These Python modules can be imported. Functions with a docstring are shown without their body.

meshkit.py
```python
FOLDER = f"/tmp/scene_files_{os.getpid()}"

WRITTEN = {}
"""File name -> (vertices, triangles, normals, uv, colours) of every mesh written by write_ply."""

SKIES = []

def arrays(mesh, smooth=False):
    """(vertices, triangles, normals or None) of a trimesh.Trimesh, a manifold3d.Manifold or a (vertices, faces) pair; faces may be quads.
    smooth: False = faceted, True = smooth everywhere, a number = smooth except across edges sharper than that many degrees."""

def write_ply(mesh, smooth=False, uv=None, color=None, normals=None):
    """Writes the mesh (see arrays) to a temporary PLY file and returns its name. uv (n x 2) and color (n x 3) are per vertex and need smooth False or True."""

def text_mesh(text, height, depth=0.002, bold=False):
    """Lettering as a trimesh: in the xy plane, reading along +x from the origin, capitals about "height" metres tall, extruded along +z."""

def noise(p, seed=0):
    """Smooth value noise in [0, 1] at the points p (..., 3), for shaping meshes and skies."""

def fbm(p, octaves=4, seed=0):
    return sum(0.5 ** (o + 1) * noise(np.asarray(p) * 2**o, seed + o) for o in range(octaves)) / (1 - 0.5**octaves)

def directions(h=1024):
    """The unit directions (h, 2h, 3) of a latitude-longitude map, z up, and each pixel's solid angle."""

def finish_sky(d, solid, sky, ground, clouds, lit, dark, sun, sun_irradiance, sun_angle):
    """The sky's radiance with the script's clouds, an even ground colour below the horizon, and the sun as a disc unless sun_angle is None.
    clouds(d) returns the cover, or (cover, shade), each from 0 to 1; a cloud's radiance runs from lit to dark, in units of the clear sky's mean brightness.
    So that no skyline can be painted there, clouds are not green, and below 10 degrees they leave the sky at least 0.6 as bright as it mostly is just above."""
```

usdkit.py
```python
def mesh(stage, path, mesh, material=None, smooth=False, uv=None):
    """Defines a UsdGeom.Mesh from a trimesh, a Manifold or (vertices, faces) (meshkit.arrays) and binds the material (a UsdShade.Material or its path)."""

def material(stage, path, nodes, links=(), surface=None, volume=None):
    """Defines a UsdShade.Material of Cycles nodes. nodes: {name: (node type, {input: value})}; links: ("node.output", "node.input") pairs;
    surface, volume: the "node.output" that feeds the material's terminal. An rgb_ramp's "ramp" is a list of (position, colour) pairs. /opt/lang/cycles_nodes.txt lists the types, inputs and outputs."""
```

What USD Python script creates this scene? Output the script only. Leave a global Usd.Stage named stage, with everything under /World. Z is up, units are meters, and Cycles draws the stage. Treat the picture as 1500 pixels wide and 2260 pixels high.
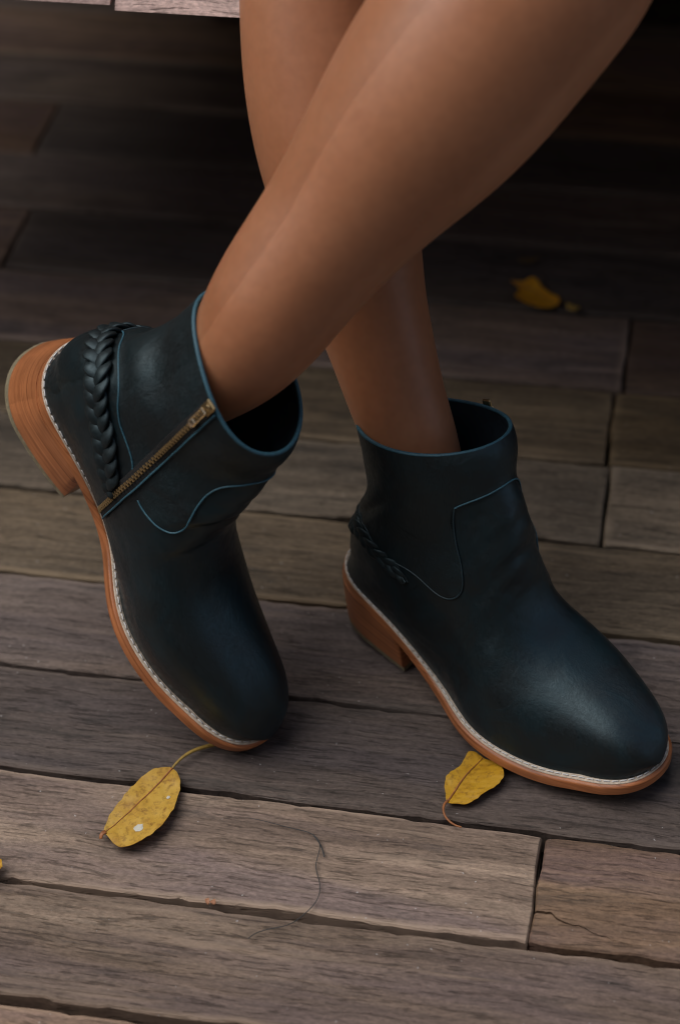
"""A seated person in dark ankle boots with crossed bare legs on a weathered wooden deck."""
import math, random
import numpy as np
import trimesh
from scipy.interpolate import PchipInterpolator as PC, RegularGridInterpolator as RGI, CubicSpline
from scipy.ndimage import gaussian_filter1d as GF
from scipy.spatial import cKDTree
from shapely.geometry import Polygon
from shapely import contains_xy
import manifold3d as m3
import usdkit, meshkit
from pxr import Usd, UsdGeom, UsdLux, UsdShade, Gf, Sdf, Vt

random.seed(4)
rng = np.random.default_rng(11)
stage = Usd.Stage.CreateInMemory()
UsdGeom.SetStageUpAxis(stage, UsdGeom.Tokens.z)
UsdGeom.SetStageMetersPerUnit(stage, 1.0)
UsdGeom.Xform.Define(stage, '/World')
stage.SetDefaultPrim(stage.GetPrimAtPath('/World'))

# ------------------------------------------------------------------ camera
CAM_H = 1.05
PITCH, ROLL = math.radians(43.5), math.radians(-3.0)
right, up, fwd = np.array([1, 0, 0.]), np.array([0, math.sin(PITCH), math.cos(PITCH)]), np.array([0, math.cos(PITCH), -math.sin(PITCH)])
cr, sr = math.cos(ROLL), math.sin(ROLL)
cam_right, cam_up = cr * right + sr * up, -sr * right + cr * up
cam = UsdGeom.Camera.Define(stage, '/World/camera')
cam.CreateHorizontalApertureAttr(24.0)
cam.CreateVerticalApertureAttr(24.0 * 1024 / 679)
cam.CreateFocalLengthAttr(4300 / 1500 * 24.0)
cam.CreateClippingRangeAttr(Gf.Vec2f(0.05, 200))
cam.CreateFocusDistanceAttr(1.30)
cam.CreateFStopAttr(3.4)
cam.CreateExposureAttr(EXPOSURE := 0.1)
mm = np.eye(4)
mm[0, :3], mm[1, :3], mm[2, :3], mm[3, :3] = cam_right, cam_up, -fwd, [0, 0, CAM_H]
cam.AddTransformOp().Set(Gf.Matrix4d(*mm.ravel().tolist()))

# ------------------------------------------------------------------ sky and sun (soft overcast daylight from the left)
SUN = np.array([-0.56, 0.28, 0.78]); SUN /= np.linalg.norm(SUN)
dome = UsdLux.DomeLight.Define(stage, '/World/sky')
sky = usdkit.material(stage, '/World/Looks/sky', {
    'sky': ('sky_texture', {'sky_type': 'single_scattering', 'sun_disc': False, 'sun_elevation': float(math.asin(SUN[2])), 'sun_rotation': float(math.atan2(SUN[0], SUN[1])), 'air_density': 1.0, 'aerosol_density': 2.5}),
    'tc': ('texture_coordinate', {}),
    'noise': ('noise_texture', {'scale': 2.2, 'detail': 5.0, 'roughness': 0.6}),
    'cover': ('map_range', {'from_min': 0.35, 'from_max': 0.65, 'to_min': 0.35, 'to_max': 0.8, 'clamp': True}),
    'grey': ('hsv', {'saturation': 0.5, 'value': 1.15}),
    'mix': ('mix_color', {}),
    'bg': ('background_shader', {'strength': 0.11}),
}, [('tc.generated', 'noise.vector'), ('noise.fac', 'cover.value'), ('sky.color', 'grey.color'), ('cover.result', 'mix.fac'),
    ('sky.color', 'mix.a'), ('grey.color', 'mix.b'), ('mix.result', 'bg.color')], surface='bg.background')
UsdShade.MaterialBindingAPI.Apply(dome.GetPrim()).Bind(sky)
dome.GetPrim().SetCustomDataByKey('kind', 'structure')
sun = UsdLux.DistantLight.Define(stage, '/World/sun')
sun.CreateIntensityAttr(0.95)
sun.CreateAngleAttr(80.0)
sun.CreateNormalizeAttr(True)
sun.CreateColorAttr(Gf.Vec3f(1.0, 0.93, 0.86))
zz = SUN; xx = np.cross([0, 0, 1.], zz); xx /= np.linalg.norm(xx); yy = np.cross(zz, xx)
ms = np.eye(4); ms[0, :3], ms[1, :3], ms[2, :3] = xx, yy, zz
sun.AddTransformOp().Set(Gf.Matrix4d(*ms.ravel().tolist()))

# ------------------------------------------------------------------ helpers
used = {}
def numbered(path):
    n = used.get(path, -1) + 1
    used[path] = n
    return path if n == 0 else f'{path}_{n:03d}'
def tag(p, label=None, category=None, group=None, kind=None):
    p = p.GetPrim() if hasattr(p, 'GetPrim') else p
    for k, v in (('label', label), ('category', category), ('group', group), ('kind', kind)):
        if v: p.SetCustomDataByKey(k, v)
    return p
def thing(name, label=None, category=None, loc=(0, 0, 0), mat=None, group=None, kind=None):
    x = UsdGeom.Xform.Define(stage, numbered('/World/' + name))
    M = np.eye(4)
    if mat is not None: M[:3, :3] = np.asarray(mat).T
    M[3, :3] = loc
    x.AddTransformOp().Set(Gf.Matrix4d(*M.ravel().tolist()))
    tag(x, label, category, group, kind)
    return x.GetPath().pathString
def obj(name, mesh, m, parent='/World', smooth=True, **kw):
    p = numbered(f'{parent}/{name}')
    g = usdkit.mesh(stage, p, mesh, m, smooth=smooth)
    tag(g, **kw)
    return p
def grid_faces(n, m, close=False):
    I = np.arange(n * m).reshape(n, m)
    if close: I = np.c_[I, I[:, :1]]
    return np.concatenate([np.stack([I[:-1, :-1], I[1:, :-1], I[1:, 1:]], -1).reshape(-1, 3), np.stack([I[:-1, :-1], I[1:, 1:], I[:-1, 1:]], -1).reshape(-1, 3)])
def tube(path, r, sides=8, ref=None, flat=1.0, caps=True):
    """Round or flattened tube. ref: per-point direction of the flattened (thin) axis."""
    p = np.asarray(path, float); n = len(p)
    t = np.gradient(p, axis=0); t /= np.linalg.norm(t, axis=1, keepdims=True) + 1e-12
    if ref is None:
        a = np.cross(t, [0.3, 0.2, 0.93]); bad = np.linalg.norm(a, axis=1) < .1
        a[bad] = np.cross(t[bad], [1, 0, 0])
    else:
        a = np.cross(t, ref)
    a /= np.linalg.norm(a, axis=1, keepdims=True) + 1e-12
    b = np.cross(a, t)
    th = np.linspace(0, 2 * np.pi, sides, endpoint=False)
    rr = np.broadcast_to(r, (n,))[:, None, None]
    v = p[:, None] + rr * (np.cos(th)[None, :, None] * a[:, None] + flat * np.sin(th)[None, :, None] * b[:, None])
    f = grid_faces(n, sides, True)
    v = v.reshape(-1, 3)
    if caps:
        v = np.vstack([v, p[0], p[-1]]); k = n * sides
        i = np.arange(sides); j = (i + 1) % sides
        f = np.vstack([f, np.stack([np.full(sides, k), i, j], 1)[:, [0, 1, 2]], np.stack([np.full(sides, k + 1), (n - 1) * sides + j, (n - 1) * sides + i], 1)])
    return v, f
def join(parts):
    n, V, F = 0, [], []
    for v, f in parts:
        V.append(v); F.append(np.asarray(f) + n); n += len(v)
    return np.vstack(V), np.vstack(F)
def box(x0, x1, y0, y1, z0, z1, ch=0.002):
    """Box with chamfered edges."""
    m = m3.Manifold.cube((x1 - x0, y1 - y0, z1 - z0)).translate((x0, y0, z0))
    c = []
    for ax in range(3):
        lo, hi = np.array([x0, y0, z0]) + ch, np.array([x1, y1, z1]) - ch
        lo[ax] -= ch; hi[ax] += ch
        c.append(m3.Manifold.cube(tuple(hi - lo)).translate(tuple(lo)))
    return m3.Manifold.batch_hull(c)
def spline(pts, n):
    pts = np.asarray(pts, float)
    d = np.r_[0, np.cumsum(np.linalg.norm(np.diff(pts, axis=0), axis=1))]
    s = np.linspace(0, d[-1], n)
    return CubicSpline(d, pts)(s)

# ------------------------------------------------------------------ materials
def wood(name, dark, mid, light, tint, seed, rough=0.62, worn=1.0):
    """Weathered hardwood, grain along the object's x: broad tone, streaky figure, short dark pores, dark stains, pale saw scratches."""
    g = tuple(min(1, 1.3 * c) for c in light)
    return usdkit.material(stage, '/World/Looks/' + name, {
        'tc': ('texture_coordinate', {}), 'rnd': ('object_info', {}),
        'offm': ('math', {'math_type': 'multiply', 'value2': 37.0}), 'off': ('combine_xyz', {'z': float(seed)}),
        'add': ('mix_vector', {'fac': 0.5}), 'shift': ('mapping', {'scale': (2.0, 2.0, 2.0)}),
        'wn': ('noise_texture', {'scale': 9.0, 'detail': 2.0}), 'wm': ('mix_vector', {'fac': 0.012}),
        'mp': ('mapping', {'scale': (38.0, 480.0, 150.0)}), 'mf': ('mapping', {'scale': (12.0, 220.0, 80.0)}),
        'mm': ('mapping', {'scale': (2.2, 26.0, 15.0), 'rotation': (0, 0, 0.05)}), 'ml': ('mapping', {'scale': (3.0, 20.0, 5.0), 'rotation': (0, 0, 0.12)}),
        'ms': ('mapping', {'scale': (6.0, 26.0, 10.0), 'rotation': (0, 0, -0.25)}), 'md': ('mapping', {'scale': (5.0, 90.0, 1.0), 'rotation': (0, 0, 0.42)}),
        'pore': ('noise_texture', {'scale': 1.0, 'detail': 3.0, 'roughness': 0.6}),
        'fine': ('noise_texture', {'scale': 1.0, 'detail': 5.0, 'roughness': 0.65, 'distortion': 0.15}),
        'mid': ('noise_texture', {'scale': 1.0, 'detail': 6.0, 'roughness': 0.68, 'distortion': 0.8}),
        'lrg': ('noise_texture', {'scale': 1.0, 'detail': 4.0, 'roughness': 0.55, 'distortion': 0.6}),
        'stain': ('noise_texture', {'scale': 1.0, 'detail': 8.0, 'roughness': 0.74, 'distortion': 0.5}),
        'diag': ('noise_texture', {'scale': 1.0, 'detail': 2.0, 'roughness': 0.6}),
        'rm': ('rgb_ramp', {'ramp': [(0.0, dark), (0.25, dark), (0.5, mid), (0.75, light), (1.0, light)]}),
        'tintmix': ('mix_color', {'b': tint}), 'tfac': ('map_range', {'from_min': 0.42, 'from_max': 0.6, 'to_min': 0.0, 'to_max': 0.85, 'clamp': True}),
        'ff': ('map_range', {'from_min': 0.34, 'from_max': 0.6, 'to_min': 0.72, 'to_max': 1.1, 'clamp': True}), 'fm': ('mix_color', {'blend_type': 'multiply', 'fac': 1.0}),
        'pf': ('map_range', {'from_min': 0.57, 'from_max': 0.64, 'to_min': 0.0, 'to_max': 0.5, 'clamp': True}), 'pm': ('mix_color', {'b': tuple(.3 * c for c in dark)}),
        'mk': ('mapping', {'scale': (220.0, 620.0, 200.0)}), 'speck': ('noise_texture', {'scale': 1.0, 'detail': 4.0, 'roughness': 0.75}),
        'kf': ('map_range', {'from_min': 0.3, 'from_max': 0.7, 'to_min': 0.62, 'to_max': 1.38}), 'km': ('mix_color', {'blend_type': 'multiply', 'fac': 1.0}),
        'sf': ('map_range', {'from_min': 0.54, 'from_max': 0.68, 'to_min': 0.0, 'to_max': 0.7, 'clamp': True}), 'sm': ('mix_color', {'b': (.030, .031, .030)}),
        'df': ('map_range', {'from_min': 0.60, 'from_max': 0.74, 'to_min': 0.0, 'to_max': 0.42 * worn, 'clamp': True}), 'dm': ('mix_color', {'b': g}),
        'var': ('map_range', {'from_min': 0.0, 'from_max': 1.0, 'to_min': 0.66, 'to_max': 1.22}), 'vc': ('combine_color', {}), 'vm': ('mix_color', {'blend_type': 'multiply', 'fac': 1.0}),
        'hr': ('hsv', {'fac': 1.0}), 'hv': ('map_range', {'from_min': 0.0, 'from_max': 1.0, 'to_min': 0.7, 'to_max': 1.35}), 'r2': ('math', {'math_type': 'fraction'}), 'r7': ('math', {'math_type': 'multiply', 'value2': 7.31}),
        'wa': ('attribute', {'attribute': 'worn'}), 'we': ('math', {'math_type': 'multiply'}), 'wk': ('map_range', {'from_min': 0.40, 'from_max': 0.6, 'to_min': 0.0, 'to_max': 0.75, 'clamp': True}), 'wx': ('mix_color', {'b': tuple(1.12 * c for c in light)}),
        'dn': ('noise_texture', {'scale': 330.0, 'detail': 1.0}), 'dk': ('map_range', {'from_min': 0.775, 'from_max': 0.80, 'to_min': 0.0, 'to_max': 0.8, 'clamp': True}), 'dx': ('mix_color', {'b': (.45, .43, .42)}),
        'hs': ('math', {'math_type': 'subtract'}), 'hk': ('math', {'math_type': 'multiply_add', 'value2': 0.5}),
        'bump': ('bump', {'strength': 0.7, 'distance': 0.0012}),
        'rr': ('map_range', {'from_min': 0.3, 'from_max': 0.7, 'to_min': rough + 0.12, 'to_max': rough - 0.12}),
        'p': ('principled_bsdf', {'specular_ior_level': 0.32}),
    }, [('rnd.random', 'offm.value1'), ('offm.value', 'off.x'), ('offm.value', 'off.y'), ('tc.object', 'add.a'), ('off.vector', 'add.b'), ('add.result', 'shift.vector'),
        ('shift.vector', 'wn.vector'), ('shift.vector', 'wm.a'), ('wn.color', 'wm.b')] +
       [('wm.result', f'{m}.vector') for m in ('mp', 'mf', 'mm', 'ml', 'ms', 'md', 'mk')] +
       [('mp.vector', 'pore.vector'), ('mf.vector', 'fine.vector'), ('mm.vector', 'mid.vector'), ('ml.vector', 'lrg.vector'), ('ms.vector', 'stain.vector'), ('md.vector', 'diag.vector'),
        ('mid.fac', 'rm.fac'), ('rm.color', 'tintmix.a'), ('lrg.fac', 'tfac.value'), ('tfac.result', 'tintmix.fac'),
        ('fine.fac', 'ff.value'), ('tintmix.result', 'fm.a'), ('ff.result', 'fm.b'), ('pore.fac', 'pf.value'), ('pf.result', 'pm.fac'), ('fm.result', 'pm.a'),
        ('mk.vector', 'speck.vector'), ('speck.fac', 'kf.value'), ('pm.result', 'km.a'), ('kf.result', 'km.b'), ('stain.fac', 'sf.value'), ('sf.result', 'sm.fac'), ('km.result', 'sm.a'), ('diag.fac', 'df.value'), ('df.result', 'dm.fac'), ('wa.fac', 'we.value1'), ('lrg.fac', 'wk.value'), ('wk.result', 'we.value2'), ('we.value', 'wx.fac'), ('sm.result', 'wx.a'), ('wx.result', 'dm.a'),
        ('rnd.random', 'var.value'), ('var.result', 'vc.r'), ('var.result', 'vc.g'), ('var.result', 'vc.b'), ('tc.object', 'dn.vector'), ('dn.fac', 'dk.value'), ('dk.result', 'dx.fac'), ('dm.result', 'dx.a'), ('dx.result', 'vm.a'), ('vc.color', 'vm.b'),
        ('fine.fac', 'hs.value1'), ('pf.result', 'hs.value2'), ('mid.fac', 'hk.value1'), ('hs.value', 'hk.value3'), ('hk.value', 'bump.height'), ('bump.normal', 'p.normal'),
        ('mid.fac', 'rr.value'), ('rr.result', 'p.roughness'), ('rnd.random', 'r7.value1'), ('r7.value', 'r2.value1'), ('r2.value', 'hv.value'), ('hv.result', 'hr.saturation'), ('vm.result', 'hr.color'), ('hr.color', 'p.base_color')], surface='p.BSDF')
M = {}
M['wood_a'] = wood('deck_wood_grey', (.115, .083, .064), (.225, .165, .126), (.37, .282, .212), (.18, .134, .124), 1)
M['wood_b'] = wood('deck_wood_umber', (.066, .048, .038), (.135, .097, .079), (.225, .168, .133), (.122, .094, .092), 5)
M['wood_c'] = wood('deck_wood_olive', (.10, .073, .046), (.20, .148, .094), (.33, .25, .16), (.16, .122, .082), 9)
M['bench_wood'] = wood('bench_wood', (.42, .32, .29), (.56, .44, .41), (.64, .52, .48), (.56, .44, .43), 3)
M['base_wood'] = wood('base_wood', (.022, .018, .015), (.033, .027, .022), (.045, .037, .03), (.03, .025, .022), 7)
def simple(name, color, rough=.5, metallic=0., bump=None, spec=.5, **kw):
    nodes = {'p': ('principled_bsdf', {'base_color': color, 'roughness': rough, 'metallic': metallic, 'specular_ior_level': spec, **kw})}
    links = []
    if bump:
        nodes |= {'tc': ('texture_coordinate', {}), 'n': ('noise_texture', {'scale': bump[0], 'detail': 4.0}), 'b': ('bump', {'strength': bump[1], 'distance': bump[2]}),
                  'v': ('map_range', {'from_min': .3, 'from_max': .7, 'to_min': .75, 'to_max': 1.25}), 'c': ('mix_color', {'blend_type': 'multiply', 'fac': 1.0, 'a': color})}
        links = [('tc.object', 'n.vector'), ('n.fac', 'b.height'), ('b.normal', 'p.normal'), ('n.fac', 'v.value'), ('v.result', 'c.b'), ('c.result', 'p.base_color')]
    return usdkit.material(stage, '/World/Looks/' + name, nodes, links, surface='p.BSDF')
def leather(name, color, color2, rough, wr=.5):
    return usdkit.material(stage, '/World/Looks/' + name, {
        'tc': ('texture_coordinate', {}),
        'cell': ('voronoi_texture', {'scale': 900.0, 'feature': 'f1'}),
        'big': ('noise_texture', {'scale': 26.0, 'detail': 4.0, 'roughness': .6, 'distortion': 1.2}),
        'fine': ('noise_texture', {'scale': 420.0, 'detail': 4.0}),
        'wm': ('mapping', {'scale': (240.0, 240.0, 55.0), 'rotation': (0.2, 0.5, 0)}), 'wr': ('noise_texture', {'scale': 1.0, 'detail': 4.0, 'roughness': .6, 'distortion': 1.6}), 'b3': ('bump', {'strength': wr * .55, 'distance': .0009}),
        'mix': ('mix_float', {'fac': .5}),
        'b1': ('bump', {'strength': .12, 'distance': .0004}),
        'b2': ('bump', {'strength': wr, 'distance': .0025}),
        'cf': ('map_range', {'from_min': .4, 'from_max': .68, 'to_min': 0., 'to_max': 1., 'clamp': True}),
        'c': ('mix_color', {'a': color, 'b': color2}),
        'r': ('map_range', {'from_min': .3, 'from_max': .7, 'to_min': rough - .06, 'to_max': rough + .08}),
        'p': ('principled_bsdf', {'specular_ior_level': .62, 'specular_tint': (.62, .88, 1.0)}),
    }, [('tc.object', 'cell.vector'), ('tc.object', 'big.vector'), ('tc.object', 'fine.vector'), ('cell.distance', 'mix.a'), ('fine.fac', 'mix.b'), ('mix.result', 'b1.height'),
        ('big.fac', 'b2.height'), ('tc.object', 'wm.vector'), ('wm.vector', 'wr.vector'), ('wr.fac', 'b3.height'), ('b2.normal', 'b3.normal'), ('b3.normal', 'b1.normal'), ('b1.normal', 'p.normal'), ('big.fac', 'cf.value'), ('cf.result', 'c.fac'), ('c.result', 'p.base_color'), ('fine.fac', 'r.value'), ('r.result', 'p.roughness')], surface='p.BSDF')
M['leather'] = leather('black_leather', (.0055, .0062, .0064), (.0040, .0110, .0140), .41, .2)
M['leather_soft'] = leather('black_leather_soft', (.0048, .0052, .0052), (.0045, .0095, .0110), .49, .45)
M['braid'] = leather('braid_leather', (.0048, .0056, .0058), (.0045, .0095, .0110), .52, .1)
M['lining'] = leather('blue_lining', (.008, .013, .019), (.01, .018, .026), .55, .1)
M['edge'] = simple('teal_cut_edge', (.024, .088, .125), .55, bump=(700., .4, .0004))
M['edge_dim'] = simple('dark_teal_edge', (.010, .026, .034), .55, bump=(700., .4, .0004))
M['welt'] = simple('pale_welt', (.50, .43, .35), .6, bump=(300., .4, .0004))
M['stitch'] = simple('welt_stitching', (.62, .62, .62), .6)
M['brass'] = simple('antique_brass', (.5, .38, .2), .34, 1.0, bump=(500., .3, .0003))
M['teeth'] = simple('brass_teeth', (.30, .20, .09), .38, .6)
M['pull'] = simple('worn_brass_pull', (.85, .74, .55), .26, 1.0, bump=(500., .2, .0003))
M['tape'] = simple('zip_tape', (.004, .0045, .005), .9, bump=(900., .5, .0004))
M['rubber'] = simple('pale_rubber', (.22, .19, .12), .7, bump=(300., .3, .0004))
M['stack'] = usdkit.material(stage, '/World/Looks/stacked_leather', {
    'tc': ('texture_coordinate', {}), 'm': ('mapping', {'scale': (9., 9., 560.)}), 'm2': ('mapping', {'scale': (40., 40., 900.)}),
    'n': ('noise_texture', {'scale': 1.0, 'detail': 4.0, 'roughness': .6, 'distortion': .2}), 'n2': ('noise_texture', {'scale': 1.0, 'detail': 3.0}),
    'l': ('noise_texture', {'scale': 30.0, 'detail': 3.0}),
    'r': ('rgb_ramp', {'ramp': [(0., (.15, .047, .017)), (.34, (.23, .076, .027)), (.48, (.37, .135, .05)), (.7, (.45, .175, .07)), (1., (.45, .175, .07))]}),
    'v': ('map_range', {'from_min': .3, 'from_max': .7, 'to_min': .72, 'to_max': 1.2}), 'c': ('mix_color', {'blend_type': 'multiply', 'fac': 1.0}),
    'h': ('mix_float', {'fac': .5}), 'b': ('bump', {'strength': .3, 'distance': .0005}),
    'p': ('principled_bsdf', {'roughness': .42, 'specular_ior_level': .45})},
    [('tc.object', 'm.vector'), ('tc.object', 'm2.vector'), ('tc.object', 'l.vector'), ('m.vector', 'n.vector'), ('m2.vector', 'n2.vector'), ('n.fac', 'r.fac'), ('l.fac', 'v.value'), ('r.color', 'c.a'), ('v.result', 'c.b'),
     ('c.result', 'p.base_color'), ('n.fac', 'h.a'), ('n2.fac', 'h.b'), ('h.result', 'b.height'), ('b.normal', 'p.normal')], surface='p.BSDF')
M['skin'] = usdkit.material(stage, '/World/Looks/tan_skin', {
    'g': ('texture_coordinate', {}), 'n': ('noise_texture', {'scale': 18., 'detail': 4., 'roughness': .6}), 'pores': ('noise_texture', {'scale': 800., 'detail': 3., 'roughness': .7}),
    'sp': ('noise_texture', {'scale': 160., 'detail': 2.}),
    'r': ('rgb_ramp', {'ramp': [(0., (.295, .121, .058)), (.4, (.318, .133, .065)), (.6, (.338, .145, .072)), (1., (.36, .158, .08))]}),
    'sv': ('map_range', {'from_min': .3, 'from_max': .7, 'to_min': .95, 'to_max': 1.05}), 'c': ('mix_color', {'blend_type': 'multiply', 'fac': 1.0}),
    'b': ('bump', {'strength': .16, 'distance': .0004}), 'rr': ('map_range', {'from_min': .3, 'from_max': .7, 'to_min': .36, 'to_max': .5}),
    'p': ('principled_bsdf', {'subsurface_weight': .22, 'subsurface_radius': (1.0, .35, .18), 'subsurface_scale': .006, 'specular_ior_level': .42})},
    [('g.object', 'n.vector'), ('g.object', 'pores.vector'), ('g.object', 'sp.vector'), ('n.fac', 'r.fac'), ('sp.fac', 'sv.value'), ('r.color', 'c.a'), ('sv.result', 'c.b'), ('c.result', 'p.base_color'), ('pores.fac', 'b.height'), ('b.normal', 'p.normal'), ('n.fac', 'rr.value'), ('rr.result', 'p.roughness')], surface='p.BSDF')
def leafmat(name, c0, c1, c2, dark):
    return usdkit.material(stage, '/World/Looks/' + name, {
        'tc': ('texture_coordinate', {}), 'n': ('noise_texture', {'scale': 60., 'detail': 5., 'roughness': .65}), 's': ('noise_texture', {'scale': 260., 'detail': 4., 'roughness': .65}),
        'r': ('rgb_ramp', {'ramp': [(.25, c0), (.5, c1), (.75, c2)]}), 'sf': ('map_range', {'from_min': .5, 'from_max': .7, 'to_min': 0., 'to_max': .75, 'clamp': True}),
        'c': ('mix_color', {'b': dark}), 'b': ('bump', {'strength': .4, 'distance': .0006}),
        'p': ('principled_bsdf', {'roughness': .45, 'specular_ior_level': .4}), 't': ('translucent_bsdf', {}), 'x': ('mix_closure', {'fac': .2})},
        [('tc.object', 'n.vector'), ('tc.object', 's.vector'), ('n.fac', 'r.fac'), ('r.color', 'c.a'), ('s.fac', 'sf.value'), ('sf.result', 'c.fac'), ('c.result', 'p.base_color'), ('c.result', 't.color'),
         ('s.fac', 'b.height'), ('b.normal', 'p.normal'), ('p.BSDF', 'x.closure1'), ('t.BSDF', 'x.closure2')], surface='x.closure')
M['leaf'] = leafmat('yellow_leaf', (.44, .23, .035), (.62, .38, .06), (.68, .46, .10), (.24, .105, .025))
M['leaf2'] = leafmat('ochre_leaf', (.42, .21, .016), (.62, .35, .024), (.68, .42, .05), (.26, .12, .02))
M['leaf3'] = leafmat('amber_leaf', (.55, .24, .015), (.70, .34, .02), (.74, .40, .04), (.35, .15, .03))
M['stem'] = simple('leaf_stem', (.33, .22, .05), .5, bump=(300., .3, .0003))
M['stem_red'] = simple('leaf_stem_rust', (.30, .11, .035), .5, bump=(300., .3, .0003))
M['spot'] = simple('pale_dropping', (.55, .55, .48), .7)
M['petal'] = simple('orange_petal', (.34, .16, .085), .6)
M['scrap'] = simple('brown_scrap', (.10, .062, .025), .7)
M['thread'] = simple('dark_thread', (.04, .042, .042), .7)
M['soil'] = simple('dark_soil', (.03, .024, .02), .95, bump=(12., .6, .02))
M['shorts'] = simple('dark_cloth', (.02, .02, .024), .85, bump=(600., .4, .0005))

# ------------------------------------------------------------------ ground and deck
gv = np.array([[-60, -60, -.35], [60, -60, -.35], [60, 60, -.35], [-60, 60, -.35]], float)
obj('ground', (gv, np.array([[0, 1, 2], [0, 2, 3]])), M['soil'], smooth=False, kind='structure')
YAW = math.radians(-12.383)
DU, DV = np.array([math.cos(YAW), math.sin(YAW)]), np.array([-math.sin(YAW), math.cos(YAW)])
DROT = np.array([[DU[0], DV[0], 0], [DU[1], DV[1], 0], [0, 0, 1.]])
deck = thing('wooden_deck', 'weathered grey brown hardwood deck of parallel boards', 'deck', mat=DROT, kind='structure')
# joint lines, nearest first: (slope, offset, gap)
JOINTS = [(.0, .440, .006), (.0, .531, .006), (.0142, .6227, .0075), (.0014, .7064, .0045), (-.0037, .7954, .0028), (-.0033, .8881, .0042), (.0014, .9827, .0038), (-.0029, 1.0735, .0036), (.0042, 1.1667, .0036),
          (-.0027, 1.258, .004), (0, 1.3595, .0035), (0, 1.4551, .004), (0, 1.5454, .004), (0, 1.639, .004), (0, 1.732, .004), (0, 1.825, .004), (0, 1.918, .004), (0, 2.01, .004), (0, 2.10, .004), (0, 2.19, .004)]
BUTTS = {2: [.7], 3: [-.95], 4: [-.0482, .9], 5: [-.7, .62], 6: [-.92, .75], 7: [-.8, .55], 8: [-.0332, -.85], 9: [-.0369, .8], 10: [-.0306, .85], 11: [-.603, .5], 12: [-.88, .2], 13: [-.629, .3], 14: [-.3, .5], 15: [-.8, .1], 16: [-.5, .4], 17: [-.7, .3], 18: [-.1]}
KIND = {1: 'a', 2: 'a', 3: 'a', 4: 'a', 5: 'b', 6: 'b', 7: 'c', 8: 'c', 9: 'c', 10: 'b', 11: 'b', 12: 'b', 13: 'b'}
def edge(u, side, row):
    """Ragged edge of a board: small chips and a gentle wander."""
    p = np.stack([u * 14, np.full_like(u, row * 3.1 + side * 1.7), 0 * u], 1)
    q = np.stack([u * 90, np.full_like(u, row * 5.3 + side * 2.9), 0 * u], 1)
    return (meshkit.fbm(p, 3, 3) - .5) * .004 - np.maximum(meshkit.noise(q, 8) - .62, 0) * .0055
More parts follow.
